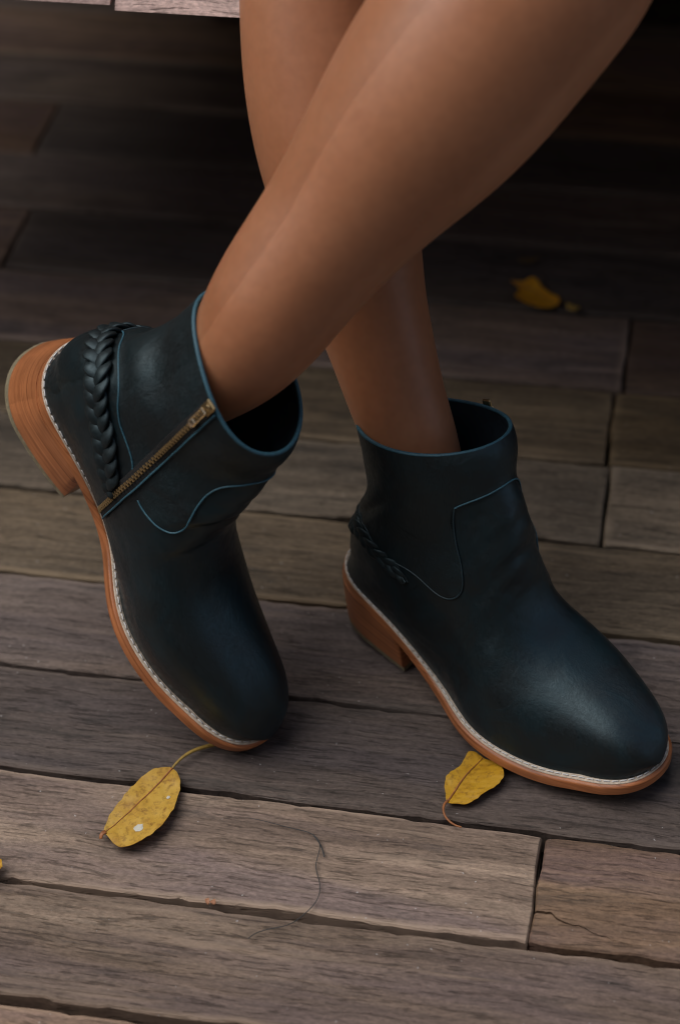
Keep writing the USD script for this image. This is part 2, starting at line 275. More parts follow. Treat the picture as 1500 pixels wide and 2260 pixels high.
def board(row, u0, u1, near, far, m, thick=.024):
    n = max(8, int((u1 - u0) / .007))
    u = np.linspace(u0, u1, n)
    wob0 = (meshkit.noise(np.array([[row * 2.3, u0 * 9, 1.]]), 5)[0] - .5) * .004
    cap0 = (meshkit.noise(np.stack([np.linspace(0, 6, 7), np.full(7, row + u0), np.zeros(7)], 1), 6) - .5) * .003
    cap1 = (meshkit.noise(np.stack([np.linspace(0, 6, 7), np.full(7, row - u1), np.ones(7)], 1), 6) - .5) * .003
    v0 = near(u) - edge(u, 0, row + u0) ; v1 = far(u) + edge(u, 1, row + u0)
    fr = np.array([0, 0, .014, .065, .3, .5, .7, .935, .986, 1, 1]); NC = len(fr)
    V = v0[:, None] + (v1 - v0)[:, None] * fr[None]
    z = np.zeros_like(V)
    cup = .0012 * math.sin(row * 2.1 + u0) * (1 - (2 * fr - 1) ** 2)
    wav = (meshkit.fbm(np.stack([u * 5, np.full_like(u, row * 1.3), 0 * u], 1), 2, 9) - .5) * .003
    lev = random.uniform(-.0025, -.0012)
    z[:] = (cup[None] + wav[:, None] + lev)
    z[:, [0, NC - 1]] = -thick; z[:, [1, NC - 2]] -= .0014
    U = np.repeat(u[:, None], NC, 1)
    cc = [np.interp(fr, np.linspace(0, 1, 7), c_) for c_ in (cap0, cap1)]
    U[0] += cc[0]; U[-1] += cc[1]
    Z = z.copy()
    # ends: a rounded edge and a vertical face
    e0, e1 = np.stack([U[0] - .0012, V[0], np.minimum(Z[0], Z[0] - .002)], 1), np.stack([U[-1] + .0012, V[-1], Z[-1] - .002], 1)
    b0, b1 = e0.copy(), e1.copy(); b0[:, 2] = -thick; b1[:, 2] = -thick
    P = np.concatenate([b0[None], e0[None], np.stack([U, V, Z], -1), e1[None], b1[None]])
    q_ = P.shape[0]; worn = np.broadcast_to(np.array([.4, 1, 1, 0, 0, 0, 0, 0, 1, 1, .4]), (q_, NC)).copy(); worn[:3] = np.maximum(worn[:3], .8); worn[-3:] = np.maximum(worn[-3:], .8)
    f = np.vstack([grid_faces(q_, NC, True), np.stack([np.zeros(NC - 2, int), np.arange(1, NC - 1), np.arange(2, NC)], 1), (q_ - 1) * NC + np.stack([np.zeros(NC - 2, int), np.arange(2, NC), np.arange(1, NC - 1)], 1)])
    v = P.reshape(-1, 3)
    return trimesh.Trimesh(v, f[:, ::-1] if trimesh.Trimesh(v, f, process=False).volume < 0 else f, process=False), worn.ravel()
for row in range(1, len(JOINTS) - 1):
    a, b = JOINTS[row - 1], JOINTS[row]
    near = lambda u, a=a: a[1] + a[0] * u + a[2] / 2
    far = lambda u, b=b: b[1] + b[0] * u - b[2] / 2
    cuts = [-1.5] + sorted(BUTTS.get(row, [])) + [1.3]
    for i, (u0, u1) in enumerate(zip(cuts[:-1], cuts[1:])):
        k = KIND.get(row, random.choice('ab'))
        b_, worn = board(row, u0 + .0022, u1 - .0022, near, far, None)
        if row == 4 and abs(u0 + .0482) < 1e-6:          # the crack that runs in from the butt joint
            cp = spline(np.array([(-.052, .7330, 0), (-.042, .7332, 0), (-.036, .7322, 0), (-.029, .7275, 0), (-.02, .7262, 0), (-.011, .7234, 0), (.0034, .7190, 0), (.014, .7172, 0)]), 40)
            cp[:, 1] += (meshkit.noise(np.stack([np.arange(40) * .7, np.zeros(40), np.zeros(40)], 1), 2) - .5) * .0016
            hw = np.interp(np.arange(40), [0, 12, 20, 39], [.0011, .0008, .0004, .0001])
            cut = m3.Manifold.extrude(m3.CrossSection([np.vstack([cp[:, :2] + np.c_[0 * hw, hw], (cp[:, :2] - np.c_[0 * hw, hw])[::-1]])], m3.FillRule.NonZero), .02).translate((0, 0, -.011))
            solid = m3.Manifold(m3.Mesh(np.asarray(b_.vertices, np.float32), np.asarray(b_.faces, np.uint32)))
            if solid.num_tri() > 0: b_ = solid - cut
        pp = obj('plank', b_, M['wood_' + k], deck, smooth=30)
        if not hasattr(b_, 'to_mesh'):
            at = np.array(UsdGeom.Mesh.Get(stage, pp).GetPointsAttr().Get())
            worn = worn[cKDTree(b_.vertices).query(at)[1]]
            UsdGeom.PrimvarsAPI(stage.GetPrimAtPath(pp)).CreatePrimvar('worn', Sdf.ValueTypeNames.FloatArray, 'vertex').Set(Vt.FloatArray.FromNumpy(worn.astype(np.float32)))

# ------------------------------------------------------------------ bench
bench = thing('wooden_bench', 'pale weathered wooden bench above the deck behind the legs, dark underneath', 'bench', mat=DROT)
BV = 1.181
for (u0, u1, z0) in ((-.88, -.405, .374), (-.402, -.13, .370)):
    prof = Polygon([(0, z0), (.010, z0 + .013), (.020, z0 + .028), (.029, .418), (.036, .4315), (.044, .4315), (.044, z0)])   # bullnose front edge
    pm = trimesh.creation.extrude_polygon(prof, u1 - u0, engine='earcut'); pv = pm.vertices
    pm = trimesh.Trimesh(np.c_[u0 + pv[:, 2], BV + pv[:, 0], pv[:, 1]], pm.faces, process=False); trimesh.repair.fix_normals(pm)
    obj('front_board', pm, M['bench_wood'], bench, smooth=40)
for k in range(10):
    v0 = BV + .0465 + k * .103
    obj('seat_board', box(-.88, 1.1, v0, v0 + .1, .408, .432, .003), M['bench_wood'], bench, smooth=30)
for u in (-.84, 1.02):
    for v in (BV + .05, BV + .98):
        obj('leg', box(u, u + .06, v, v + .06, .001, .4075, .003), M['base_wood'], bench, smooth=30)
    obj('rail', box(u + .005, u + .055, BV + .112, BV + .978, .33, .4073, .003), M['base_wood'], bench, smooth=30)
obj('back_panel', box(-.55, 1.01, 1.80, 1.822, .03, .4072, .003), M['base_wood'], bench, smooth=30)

# ------------------------------------------------------------------ the yard's walls (out of the picture; they close off the low sky)
M['plaster'] = simple('dark_plaster', (.10, .085, .07), .9, bump=(7., .4, .01))
obj('garden_wall', box(-2.5, 4.2, -1.75, -1.6, -.35, 3.9, .01), M['plaster'], smooth=30, label='high dark wall across the yard, facing the bench', category='wall')
obj('house_wall', box(-2.5, 4.2, 2.35, 2.5, -.35, 2.9, .01), M['plaster'], smooth=30, label='dark house wall behind the bench', category='wall')
obj('side_wall', box(2.9, 3.05, -1.58, 2.33, -.35, .5, .01), M['plaster'], smooth=30, label='lower dark side wall at the right end of the deck', category='wall')

obj('end_wall', box(-2.65, -2.5, -1.58, 2.33, -.35, 2.05, .01), M['plaster'], smooth=30, label='dark end wall beyond the left end of the bench', category='wall')

# ------------------------------------------------------------------ boots
FIT = {"R":{"P":{"pt":2.4935,"xt":0.1979,"off":0.00626,"zhb":-0.00303,"hwl":0.96411,"n":[2.25591,2.30635,2.14518],"ty":[0.00388,0.01387,0.01078,0.00612],"L":0.27075,"zh":0.052,"zs":0.03907,"zb":0.01471,"ts":0.01,"st":0.00862,"hx":-0.001,"hw":0.9868,"xb":0.066,"Tx":[0.27687,0.25856,0.2369,0.21038,0.1829,0.159,0.14655,0.14026,0.13494,0.1283,0.12264,0.12037,0.11906,0.11695,0.11265],"Tz":[0.02897,0.04328,0.05491,0.06294,0.0708,0.08447,0.10545,0.12739,0.14671,0.15899,0.16734,0.17474,0.18215,0.18897,0.19417],"bkx":[-0.00086,0.01018,0.01592,0.00905],"bkz":[0.07868,0.10676,0.13869,0.18068],"Wm":[0.03142,0.03181,0.02535,0.01939,0.037,0.04157,0.03617],"Wl":[0.03108,0.03337,0.03544,0.03892,0.05136,0.04862,0.03678],"wi":0.03636,"w8":0.03614,"w10":0.03862,"w12":0.04112,"w14":0.04077},"q":[0.01271,1.01313,-0.80436,0.09865,0.17458,0.00549,0.03054,-0.0073],"C":[[0.2573,0.025,0.0209],[0.0121,-0.0102,0.1805],[0.0661,-0.0339,-0.003],[0.1343,0.0338,0.1138],[0.1831,-0.0574,0.0061],[0.0094,-0.0216,0.0827],[0.1009,0.0128,0.1974],[0.044,0.0573,0.1761],[0.1833,0.0427,0.0598],[0.2457,-0.0376,0.0102],[0.1188,-0.04,0.0155],[0.0125,-0.0257,-0.003],[0.0486,-0.0342,0.0455],[0.0192,-0.016,0.1341],[0.0689,-0.0194,0.1955],[0.1154,0.0309,0.1548],[0.2202,0.0366,0.0473],[0.0868,0.0476,0.1879],[0.2762,-0.0082,0.0149],[0.0859,-0.0357,0.0304],[0.1511,-0.0505,0.0147],[0.014,-0.0271,0.0507],[0.2106,-0.0442,0.015],[0.1585,0.0379,0.0755],[0.0668,0.0565,0.1816],[0.1441,0.0354,0.0925],[0.0305,-0.0202,0.1866],[0.0991,0.0323,0.1935],[0.2472,0.0282,0.0373],[0.1294,0.0309,0.1314],[0.27,0.0069,0.0236],[0.048,-0.033,-0.003],[0.1054,0.0338,0.1695],[0.2647,-0.019,0.0224],[0.1361,-0.0525,0.0062],[0.0525,-0.0227,0.1922],[0.1029,-0.0431,0.0104],[0.0936,-0.0025,0.1983],[0.2003,-0.0538,0.0061],[0.0174,-0.013,0.1652]],"W":[[0.00391,-0.00035,-0.00305],[-0.00435,-0.0038,0.00036],[0.00398,0.0008,-0.00227],[-0.00041,-0.00065,-0.00018],[0.00034,-0.00107,-0.00103],[0.0023,0.00155,-0.00053],[-0.00264,-0.00142,0.00086],[-0.00104,-0.00334,-0.00168],[0.0007,-0.00124,-0.0014],[0.0029,-0.00091,-0.00273],[-0.00074,-9e-05,0.00046],[-0.00144,0.00014,0.00113],[-0.00189,-0.00137,0.00035],[0.00405,0.00349,-0.00037],[0.00171,-1e-05,-0.00123],[0.0013,0.00024,-0.00076],[4e-05,0.00057,0.00039],[0.00182,0.00403,0.00162],[-0.00086,-0.00153,-0.0005],[-0.00153,-0.00054,0.0007],[-0.00229,0.0003,0.00185],[-0.00242,-0.00153,0.00063],[-0.00051,0.00157,0.0015],[-0.00026,0.00063,0.00065],[0.00182,0.00222,0.00031],[-0.00065,0.00049,0.00082],[-0.0005,-0.00082,-0.00024],[-0.00065,0.00163,0.00165],[-0.00084,0.00168,0.00182],[-0.00042,-0.00152,-0.0008],[-0.00253,-0.00012,0.00173],[0.00262,0.00059,-0.00145],[0.00181,0.00211,0.00024],[-0.00339,0.00145,0.00348],[4e-05,-0.00023,-0.00019],[0.00207,0.00053,-0.0011],[0.00131,0.00083,-0.00034],[-0.00194,-0.00202,-8e-05],[0.00148,-0.0014,-0.00207],[-0.00157,-0.00123,0.00023]]},"L":{"P":{"pt":2.4935,"xt":0.1979,"off":0.00626,"zhb":-0.00303,"hwl":0.96411,"n":[2.25591,2.30635,2.14518],"ty":[0.00388,0.01387,0.01078,0.00612],"L":0.27075,"zh":0.052,"zs":0.03907,"zb":0.01471,"ts":0.01,"st":0.00862,"hx":-0.022,"hw":0.9868,"xb":0.072,"Tx":[0.27687,0.25856,0.2369,0.21038,0.1829,0.159,0.14655,0.14026,0.13494,0.1283,0.12264,0.12037,0.11906,0.11695,0.11265],"Tz":[0.02897,0.04328,0.05491,0.06294,0.0708,0.08447,0.10545,0.12739,0.14671,0.15899,0.16734,0.17474,0.18215,0.18897,0.19417],"bkx":[-0.00086,0.01018,0.01592,0.00905],"bkz":[0.07868,0.10676,0.13869,0.18068],"Wm":[0.03142,0.03181,0.02535,0.01939,0.037,0.04157,0.03617],"Wl":[0.03108,0.03337,0.03544,0.03892,0.05136,0.04862,0.03678],"wi":0.03636,"w8":0.03614,"w10":0.03862,"w12":0.04112,"w14":0.04077},"q":[-0.20783,1.06899,0.17844,-0.94846,0.68845,-0.18754,-0.17735,-0.16132,1.07804],"C":[[0.0004,0.0016,0.0517],[0.2766,0.004,0.015],[0.1309,0.02,0.1826],[0.1303,-0.0318,0.0063],[0.0283,0.0075,0.1713],[0.1869,0.0405,0.0449],[0.218,-0.0447,0.0069],[0.0565,-0.0284,-0.003],[0.0835,-0.0239,0.1921],[-0.0129,-0.0207,-0.003],[0.1416,0.0044,0.1321],[0.0928,0.0553,0.1788],[0.0429,-0.0312,0.0468],[0.2357,0.0281,0.0391],[0.0876,-0.0219,0.0292],[-0.009,0.0232,-0.003],[0.1711,-0.0411,0.0147],[0.26,-0.0307,0.0122],[0.0027,0.0069,0.0898],[0.1174,-0.0113,0.1884],[0.023,0.0118,0.1374],[0.0226,-0.0314,-0.003],[0.1564,0.0397,0.0599],[0.0538,-0.0188,0.1927],[0.0157,-0.0281,0.0506],[0.261,0.0184,0.0335],[0.1184,0.0426,0.1796],[0.1127,-0.0191,0.016],[0.2343,-0.0336,0.0175],[0.0327,-0.0018,0.191],[0.0001,-0.0075,0.0742],[0.1374,0.0135,0.1505],[0.1991,-0.0412,0.0147],[0.2667,-0.016,0.0228],[0.0751,-0.0252,-0.003],[0.1464,-0.0401,0.0061],[-0.0192,0.0085,-0.003],[0.1844,-0.0482,0.0061],[0.073,-0.0259,0.0378],[0.2198,0.0328,0.0393]],"W":[[-0.0092,0.00049,0.00056],[0.00012,-0.00247,-0.00178],[-0.00356,-0.00092,-0.00058],[0.00011,0.00031,0.00022],[-0.00295,-0.00277,-0.00193],[-0.0008,-0.00346,-0.00248],[-0.00123,-0.00159,-0.00112],[6e-05,-0.00076,-0.00055],[0.0032,0.00272,0.00189],[0.00758,-0.0027,-0.00211],[0.00569,0.0046,0.00319],[0.00037,-0.00429,-0.0031],[-0.00023,0.00127,0.00092],[-0.00021,0.00211,0.00152],[7e-05,0.00034,0.00024],[-0.007,0.00792,0.00586],[0.00062,0.00148,0.00106],[-0.00096,0.00059,0.00045],[0.00306,-0.00026,-0.00025],[-0.00157,-0.0068,-0.00487],[0.00327,-0.00095,-0.00076],[0.00032,-0.00243,-0.00175],[6e-05,-0.00243,-0.00175],[0.00268,0.0075,0.00534],[-0.00046,-0.00069,-0.00048],[0.00094,-0.00083,-0.00062],[-0.00086,0.00128,0.00094],[-0.0008,-0.00076,-0.00053],[-0.00027,0.0021,0.00152],[-0.00244,0.00016,0.00017],[0.0025,-0.00058,-0.00048],[-0.00162,0.00126,0.00094],[0.00083,0.00058,0.0004],[0.00206,0.00029,0.00016],[0.00133,-0.00043,-0.00034],[-0.00039,0.00067,0.00049],[0.00293,0.00271,0.00189],[-5e-05,-0.00188,-0.00135],[0.00046,0.00108,0.00077],[-0.00075,0.00175,0.00128]]}}
XS = np.array([.0, .035, .075, .115, .155, .195, .235])
BX0 = np.array([1.0, .978, .925, .84, .728, .616, .485, .354, .205, .056])
S15 = np.arange(15.)
SIG = .045
def outline(x, W, L, pt, xt, ph=2.3, xh=.035):
    x = np.asarray(x, float)
    w = CubicSpline(XS, W, bc_type='natural')(np.clip(x, XS[0], XS[-1]))
    a = np.clip((x - xt) / (L - xt), 0, 1); b = np.clip((xh - x) / xh, 0, 1)
    return w * np.maximum(1 - a ** pt, 0) ** (1 / pt) * np.maximum(1 - b ** ph, 0) ** (1 / ph)
def zbase(x, P):
    xx = np.linspace(-.06, .33, 391)
    return np.interp(x, xx, GF(PC([-.01, .03, .07, .115, .15, .2, .25, .275], [P['zh'], P['zh'] - .003, P['zs'], P['zb'] + .001, P['zb'], P['zb'], P['zb'] + .5 * P['ts'], P['zb'] + P['ts']])(np.clip(xx, -.01, .275)), 11, mode='nearest'))
PIV = np.array([.068, 0, .085])
def bend(g, s, flex, lean):
    w = np.clip((s - 4.5) / 5.5, 0, 1); w = w * w * (3 - 2 * w)
    hz = np.clip((g[..., 2] - .045) / .075, 0, 1); hz = hz * hz * (3 - 2 * hz)
    Wt = w[:, None] * hz; g = g - PIV
    a, b = flex * Wt, lean * Wt
    x = g[..., 0] * np.cos(a) - g[..., 2] * np.sin(a); z = g[..., 0] * np.sin(a) + g[..., 2] * np.cos(a)
    y = g[..., 1] * np.cos(b) + z * np.sin(b); z = -g[..., 1] * np.sin(b) + z * np.cos(b)
    return np.stack([x, y, z], -1) + PIV
def smooth_grid(grid, s):
    su = np.linspace(0, 14, 281); out = grid.copy(); m = grid.shape[1]; tt = np.linspace(0, 1, m)
    G = np.stack([np.stack([np.interp(su, s, grid[:, j, c]) for c in range(3)], -1) for j in range(m)], 1)
    w = np.clip(np.minimum((su - 1.2) / 1.5, (14 - su) / 1.2), 0, 1)[:, None]
    inner = np.clip(np.minimum(tt, 1 - tt) / .08, 0, 1)[None]; k = np.clip((su - 9.2) / .8, 0, 1)[:, None]
    G2 = G + (GF(G, 9, axis=0, mode='nearest') - G) * (w * (inner * (1 - k) + k))[..., None]
    for j in range(m):
        for c in range(3): out[:, j, c] = np.interp(s, su, G2[:, j, c])
    out[s < 1.2] = grid[s < 1.2]
    return out
def surface(P, side, flex, lean, ns, na):
    L = P['L']
    s = np.unique(np.r_[np.linspace(0, 14, ns), np.linspace(0, 1.5, 30)])
    bx = PC(S15[:11], np.r_[BX0 * L, 0.0])(np.clip(s, 0, 10)); bz = zbase(bx, P); back = s > 10
    q = PC(S15[10:], np.r_[0., P['bkx']]); r = PC(S15[10:], np.r_[zbase(0.0, P), P['bkz']])
    bx = np.where(back, q(np.maximum(s, 10)), bx); bz = np.where(back, r(np.maximum(s, 10)), bz)
    B = np.stack([bx, 0 * bx, bz], 1); T = np.stack([PC(S15, P['Tx'])(s), 0 * s, PC(S15, P['Tz'])(s)], 1)
    bm = np.where(s >= 10, 0, outline(bx, P['Wm'], L, P['pt'], P['xt'])); bl = np.where(s >= 10, 0, outline(bx, P['Wl'], L, P['pt'], P['xt']))
    wsh = PC([0, 4, 6, 8, 10, 12, 14], np.r_[0, .0, P['wi'], P['w8'], P['w10'], P['w12'], P['w14']])(s)
    sm = lambda a, b: .5 * (a + b + np.sqrt((a - b) ** 2 + .006 ** 2 * np.clip(s / 3, 0, 1)))
    wm, wl = np.maximum(sm(bm * 1.03, wsh), bm * 1.02), np.maximum(sm(bl * 1.03, wsh), bl * 1.02)
    n = PC([0, 3, 6, 9, 14], np.r_[P['n'], 2.05, 2.0])(s) + 1.1 * np.exp(-(s / 2.9) ** 2); ty = PC([0, 2, 4, 6, 8, 11, 14], np.r_[0, P['ty'], 0, 0])(s)
    grid = np.zeros((len(s), na, 3)); h = na // 2
    for i in range(len(s)):
        e = 2 / n[i]; out = []
        for b_, w_ in ((bm[i], wm[i]), (bl[i], wl[i])):
            a0 = -math.acos(min(1, max(0, b_ / max(w_, 1e-6)))); a = a0 + (np.pi / 2 - a0) * np.linspace(0, 1, h + 1)
            f = lambda z: np.sign(np.sin(z)) * np.abs(np.sin(z)) ** e
            out.append(((f(a) - f(a0)) / (1 - f(a0)), np.abs(np.cos(a)) ** e * w_))
        u = np.r_[out[0][0], out[1][0][::-1][1:]]; y = np.r_[out[0][1], -out[1][1][::-1][1:]]
        y[0], y[-1] = bm[i], -bl[i]
        grid[i] = B[i] + (T[i] - B[i]) * u[:, None]; grid[i, :, 1] = y + ty[i] * u
    grid = smooth_grid(grid, s)
    grid = bend(grid, s, flex, lean)
    grid[..., 1] *= side
    return s, grid
def rot(yaw, pitch, roll):
    c, s = np.cos, np.sin
    Z = np.array([[c(yaw), -s(yaw), 0], [s(yaw), c(yaw), 0], [0, 0, 1]]); Y = np.array([[c(pitch), 0, s(pitch)], [0, 1, 0], [-s(pitch), 0, c(pitch)]]); X = np.array([[1, 0, 0], [0, c(roll), -s(roll)], [0, s(roll), c(roll)]])
    return Z @ Y @ X
SHAFT_EDGE = dict(
    counter=[(11.85, -.005), (12.05, .018), (12.11, .064), (11.965, .131), (11.50, .186), (10.272, .232), (8.9, .210), (8.33, .202)],
    zip=[(7.15, .088), (7.53, .154), (8.096, .198), (8.875, .240), (10.396, .299), (12.402, .283), (13.353, .272), (13.95, .272)],
    facing=[(7.752, .218), (7.526, .235), (7.349, .255), (7.064, .292), (6.884, .331), (7.001, .350), (7.434, .349), (8.118, .344), (8.732, .357), (9.41, .392), (9.80, .430), (10.05, .462), (10.06, .50), (10.0, .55), (10.182, .589), (10.303, .626)],
    flap=[(10.303, .626), (8.841, .690), (8.212, .715), (7.767, .728), (7.456, .742), (7.32, .761), (7.413, .790), (7.715, .812), (8.134, .821), (8.58, .824), (8.966, .826), (9.74, .808), (10.618, .798), (11.304, .824), (11.7, .88), (11.9, .95), (11.85, 1.0)])
BRAID = [(7.70, .151), (8.119, .157), (8.544, .159), (9.171, .176), (10.11, .199), (10.908, .180), (11.492, .130), (11.66, .08), (11.66, .035), (11.62, 0), (11.58, -.04), (11.48, -.10), (11.25, -.155), (10.45, -.195), (9.45, -.178), (8.71, -.158), (8.34, -.147)]
def build_boot(key, side, label):
    F = FIT[key]; P = {k: (np.array(v) if isinstance(v, list) else v) for k, v in F['P'].items()}; q = F['q']
    P['xb'] += .005 if key == 'R' else .003
    P['Tx'][0:4] = P['Tx'][0:4] + [-.001, .0065, .0065, .002]; P['Tz'][0:4] = P['Tz'][0:4] + [.001, .0015, .001, .0005]
    C, Wt = np.array(F['C']), np.array(F['W'])
    R_ = key == 'R'
    def warp(X):
        X = np.asarray(X, float); sh = X.shape; X = X.reshape(-1, 3)
        d = ((X[:, None] - C) ** 2).sum(-1)
        return (X + np.exp(-d / (2 * SIG ** 2)) @ Wt).reshape(sh)
    Rm = rot(q[2], q[6], q[7]) if R_ else rot(q[3], q[4], q[5])
    if not R_: Rm = Rm * q[8]
    t = np.array([q[0], q[1], q[5] + .0019]) if R_ else np.array(q[:3]) + [0, 0, .0008]
    flex, lean = (q[3], q[4]) if R_ else (q[6], q[7])
    s, g0 = surface(P, side, flex, lean, 190, 161)
    g = warp(g0)
    n, m = g.shape[:2]
    # creases: fine folds over the instep and behind the ankle
    tg = np.linspace(0, 1, m)
    def normals(g):
        a = np.gradient(g, axis=0); b = np.gradient(g, axis=1); nn = np.cross(a, b)
        ln = np.linalg.norm(nn, axis=-1, keepdims=True); nn = nn / np.maximum(ln, 1e-12)
        cen = g.mean((0, 1)); sgn = np.sign((nn * (g - cen)).sum(-1).mean())
        return nn * sgn
    N = normals(g)
    SS, TT = np.meshgrid(s, tg, indexing='ij')
    fold = np.zeros_like(SS)
    w_in = np.exp(-((SS - 6.9) / 1.1) ** 2) * np.exp(-((TT - .5) / .22) ** 2)
    ph = SS * 5.2 + 2.5 * (meshkit.noise(np.stack([SS * .9, TT * 5, 0 * SS], -1), 21) - .5)
    ph2 = SS * 11 + TT * 5 + 4 * meshkit.noise(np.stack([SS * 1.3, TT * 8, 0 * SS + 7], -1), 8)
    fold += w_in * (np.sin(ph) * .0011 + np.sin(ph2) * .00035)
    w_bk = np.exp(-((SS - 12.2) / .9) ** 2) * (np.exp(-((TT - .12) / .1) ** 2) + np.exp(-((TT - .88) / .1) ** 2))
    fold += w_bk * np.sin(SS * 4.4 + TT * 26 + 3 * (meshkit.noise(np.stack([SS * .8, TT * 7, 0 * SS + 3], -1), 5) - .5)) * .0019
    lump = (meshkit.fbm(g * 55.0, 3, 31) - .5) * .0016 * np.clip((SS - 3) / 3, 0, 1)
    fold = (fold + lump) * np.clip(np.minimum(TT, 1 - TT) / .04, 0, 1) ** (SS < 10.5)
    gap_edge = np.clip((14 - SS) / .5, 0, 1)
    g = g + N * (fold * gap_edge)[..., None]
    N = normals(g)
    # lookup on the surface: (s, t) -> point and normal, t wraps round the closed shaft
    tx = np.r_[tg[:-1] - 1, tg, tg[1:] + 1]
    ext = lambda A: np.concatenate([A[:, :-1], A, A[:, 1:]], 1)
    fp, fn = RGI((s, tx), ext(g)), RGI((s, tx), ext(N))
    def on(uv, k, lift=0., blur=0.):
        uv = np.asarray(uv, float)
        p = fp(np.clip(uv, [0, -1], [14, 2])); c = spline(p, k)
        if blur: c = GF(c, blur * k, axis=0, mode='nearest') if blur < 0 else np.concatenate([c[:1], (lambda q: q + np.linspace(0, 1, k)[:, None] * (c[-1] - q[-1]) + np.linspace(1, 0, k)[:, None] * (c[0] - q[0]))(GF(c, blur * k, axis=0, mode='nearest'))[1:-1], c[-1:]])
        G, NN = g.reshape(-1, 3), N.reshape(-1, 3)
        d, i = cKDTree(G).query(c, k=4)
        w = 1 / (d + 1e-5); w /= w.sum(1, keepdims=True)
        nn = (NN[i] * w[..., None]).sum(1); nn /= np.linalg.norm(nn, axis=1, keepdims=True)
        base = (G[i] * w[..., None]).sum(1)
        # snap to the surface along the normal
        c = c + nn * ((base - c) * nn).sum(1, keepdims=True)
        return c + nn * lift, nn
    boot = thing('ankle_boot', label, 'boot', loc=t, mat=Rm)
    # --- panels
    f = grid_faces(n, m)
    ctr_s = s[f // m].mean(1); ctr_t = tg[f % m].mean(1)
    loop = SHAFT_EDGE['counter'] + SHAFT_EDGE['facing'] + SHAFT_EDGE['flap'][1:]
    shaft_poly = Polygon([(a, b) for a, b in loop] + [(14.2, 1.01), (14.2, -.01)]).buffer(0)
    in_shaft = contains_xy(shaft_poly, ctr_s, ctr_t)
    med_lim, lat_lim = 7.15 + 0 * ctr_t, 8.0
    in_counter = ~in_shaft & (((ctr_t < .26) & (ctr_s > 7.15 + np.clip((ctr_t - .11) / .11, 0, 1) * .6)) | ((ctr_t > .74) & (ctr_s > 8.15)))
    zipband = None
    tri0 = trimesh.Trimesh(g.reshape(-1, 3), f, process=False)
    out_sgn = np.sign((tri0.face_normals * N.reshape(-1, 3)[f[:, 0]]).sum(1).mean())
    if out_sgn < 0: f = f[:, ::-1]
    Gv, Nv = g.reshape(-1, 3), N.reshape(-1, 3)
    def panel(name, mask, lift, mt):
        ff = f[mask]; idx, inv = np.unique(ff, return_inverse=True)
        vv = Gv[idx] + Nv[idx] * lift
        usd = obj(name, trimesh.Trimesh(vv, inv.reshape(-1, 3), process=False), mt, boot, smooth=True)
        me = UsdGeom.Mesh.Get(stage, usd)
        me.GetNormalsAttr().Set(Vt.Vec3fArray.FromNumpy(Nv[idx].astype(np.float32)))
        return usd
    panel('vamp', ~in_shaft & ~in_counter, 0., M['leather'])
    panel('shaft', in_shaft, .0007, M['leather_soft'])
    panel('heel_counter', in_counter, .0003, M['leather'])
    # --- lining and collar binding
    li = s > 8.8
    lin = g[li] - N[li] * .0022
    obj('lining', (lin.reshape(-1, 3), grid_faces(*lin.shape[:2])[:, ::-1]), M['lining'], boot)
    rim = np.vstack([g[-1][:-1], g[-1][:2]]) - np.vstack([N[-1][:-1], N[-1][:2]]) * .0007
    ax = g[-1].mean(0) - g[-12].mean(0); ax /= np.linalg.norm(ax)
    ref = np.vstack([N[-1][:-1], N[-1][:2]])
    obj('collar_binding', tube(rim + ax * .0002, .0014, 8, caps=False), M['edge'], boot)
    # --- cut edges along the seams
    for nm, k, lo in (('counter', 70, .0008), ('facing', 140, .0008), ('flap', 120, .0008)):
        p, nn = on(SHAFT_EDGE[nm], k, lo, .012)
        obj({'counter': 'counter_edge', 'facing': 'facing_edge', 'flap': 'flap_edge', 'zipedge': 'zip_facing_edge'}[nm], tube(p, .00065, 6), M['edge_dim' if nm == 'flap' else 'edge'], boot)
    # --- braid of three flat strands
    p, nn = on(BRAID, 260, .0022, .02)
    tt = np.gradient(p, axis=0); tt /= np.linalg.norm(tt, axis=1, keepdims=True); bb = np.cross(nn, tt)
    arc = np.r_[0, np.cumsum(np.linalg.norm(np.diff(p, axis=0), axis=1))]
    braid_path = f'{boot}/braid'
    tot = arc[-1]; fade = np.clip(np.minimum(arc, tot - arc) / .012, .35, 1)
    for k in range(3):
        th = 2 * np.pi * (arc / .029 + k / 3)
        thin = np.interp(arc / tot, [0, .5, .7, 1], [1, 1, .72, .66])
        off = np.sin(th) * .0054 * fade * thin; hi = np.sin(2 * th) * .0013 * thin - .0034 * (1 - thin)
        c = p + bb * off[:, None] + nn * hi[:, None]
        tilt = nn - bb * (np.cos(th) * .35)[:, None]
        v = tube(c, .0046 * (0.75 + .25 * fade) * thin, 10, ref=tilt, flat=.42)
        if k == 0:
            UsdGeom.Xform.Define(stage, braid_path)
        obj('strand', v, M['braid'], braid_path)
    # --- zip
    zp, zn = on(SHAFT_EDGE['zip'], 120, .0009, .10)
    zt = np.gradient(zp, axis=0); zt /= np.linalg.norm(zt, axis=1, keepdims=True); zb = np.cross(zn, zt)
    zpath = f'{boot}/zipper'; UsdGeom.Xform.Define(stage, zpath)
    prof = np.array([(-.0050, .0), (-.0047, .0006), (0, .0008), (.0047, .0006), (.0050, .0)])
    tp = zp[:, None] + zb[:, None] * prof[None, :, :1] + zn[:, None] * prof[None, :, 1:]
    obj('zip_tape', (tp.reshape(-1, 3), grid_faces(len(zp), 5)), M['tape'], zpath)
    ze = zp + zb * (.0054 * (-1 if (zb[60] @ (fp([[10.4, .40]])[0] - zp[60])) < 0 else 1)) + zn * .0008
    obj('zip_facing_edge', tube(ze, .00075, 6), M['edge'], boot)
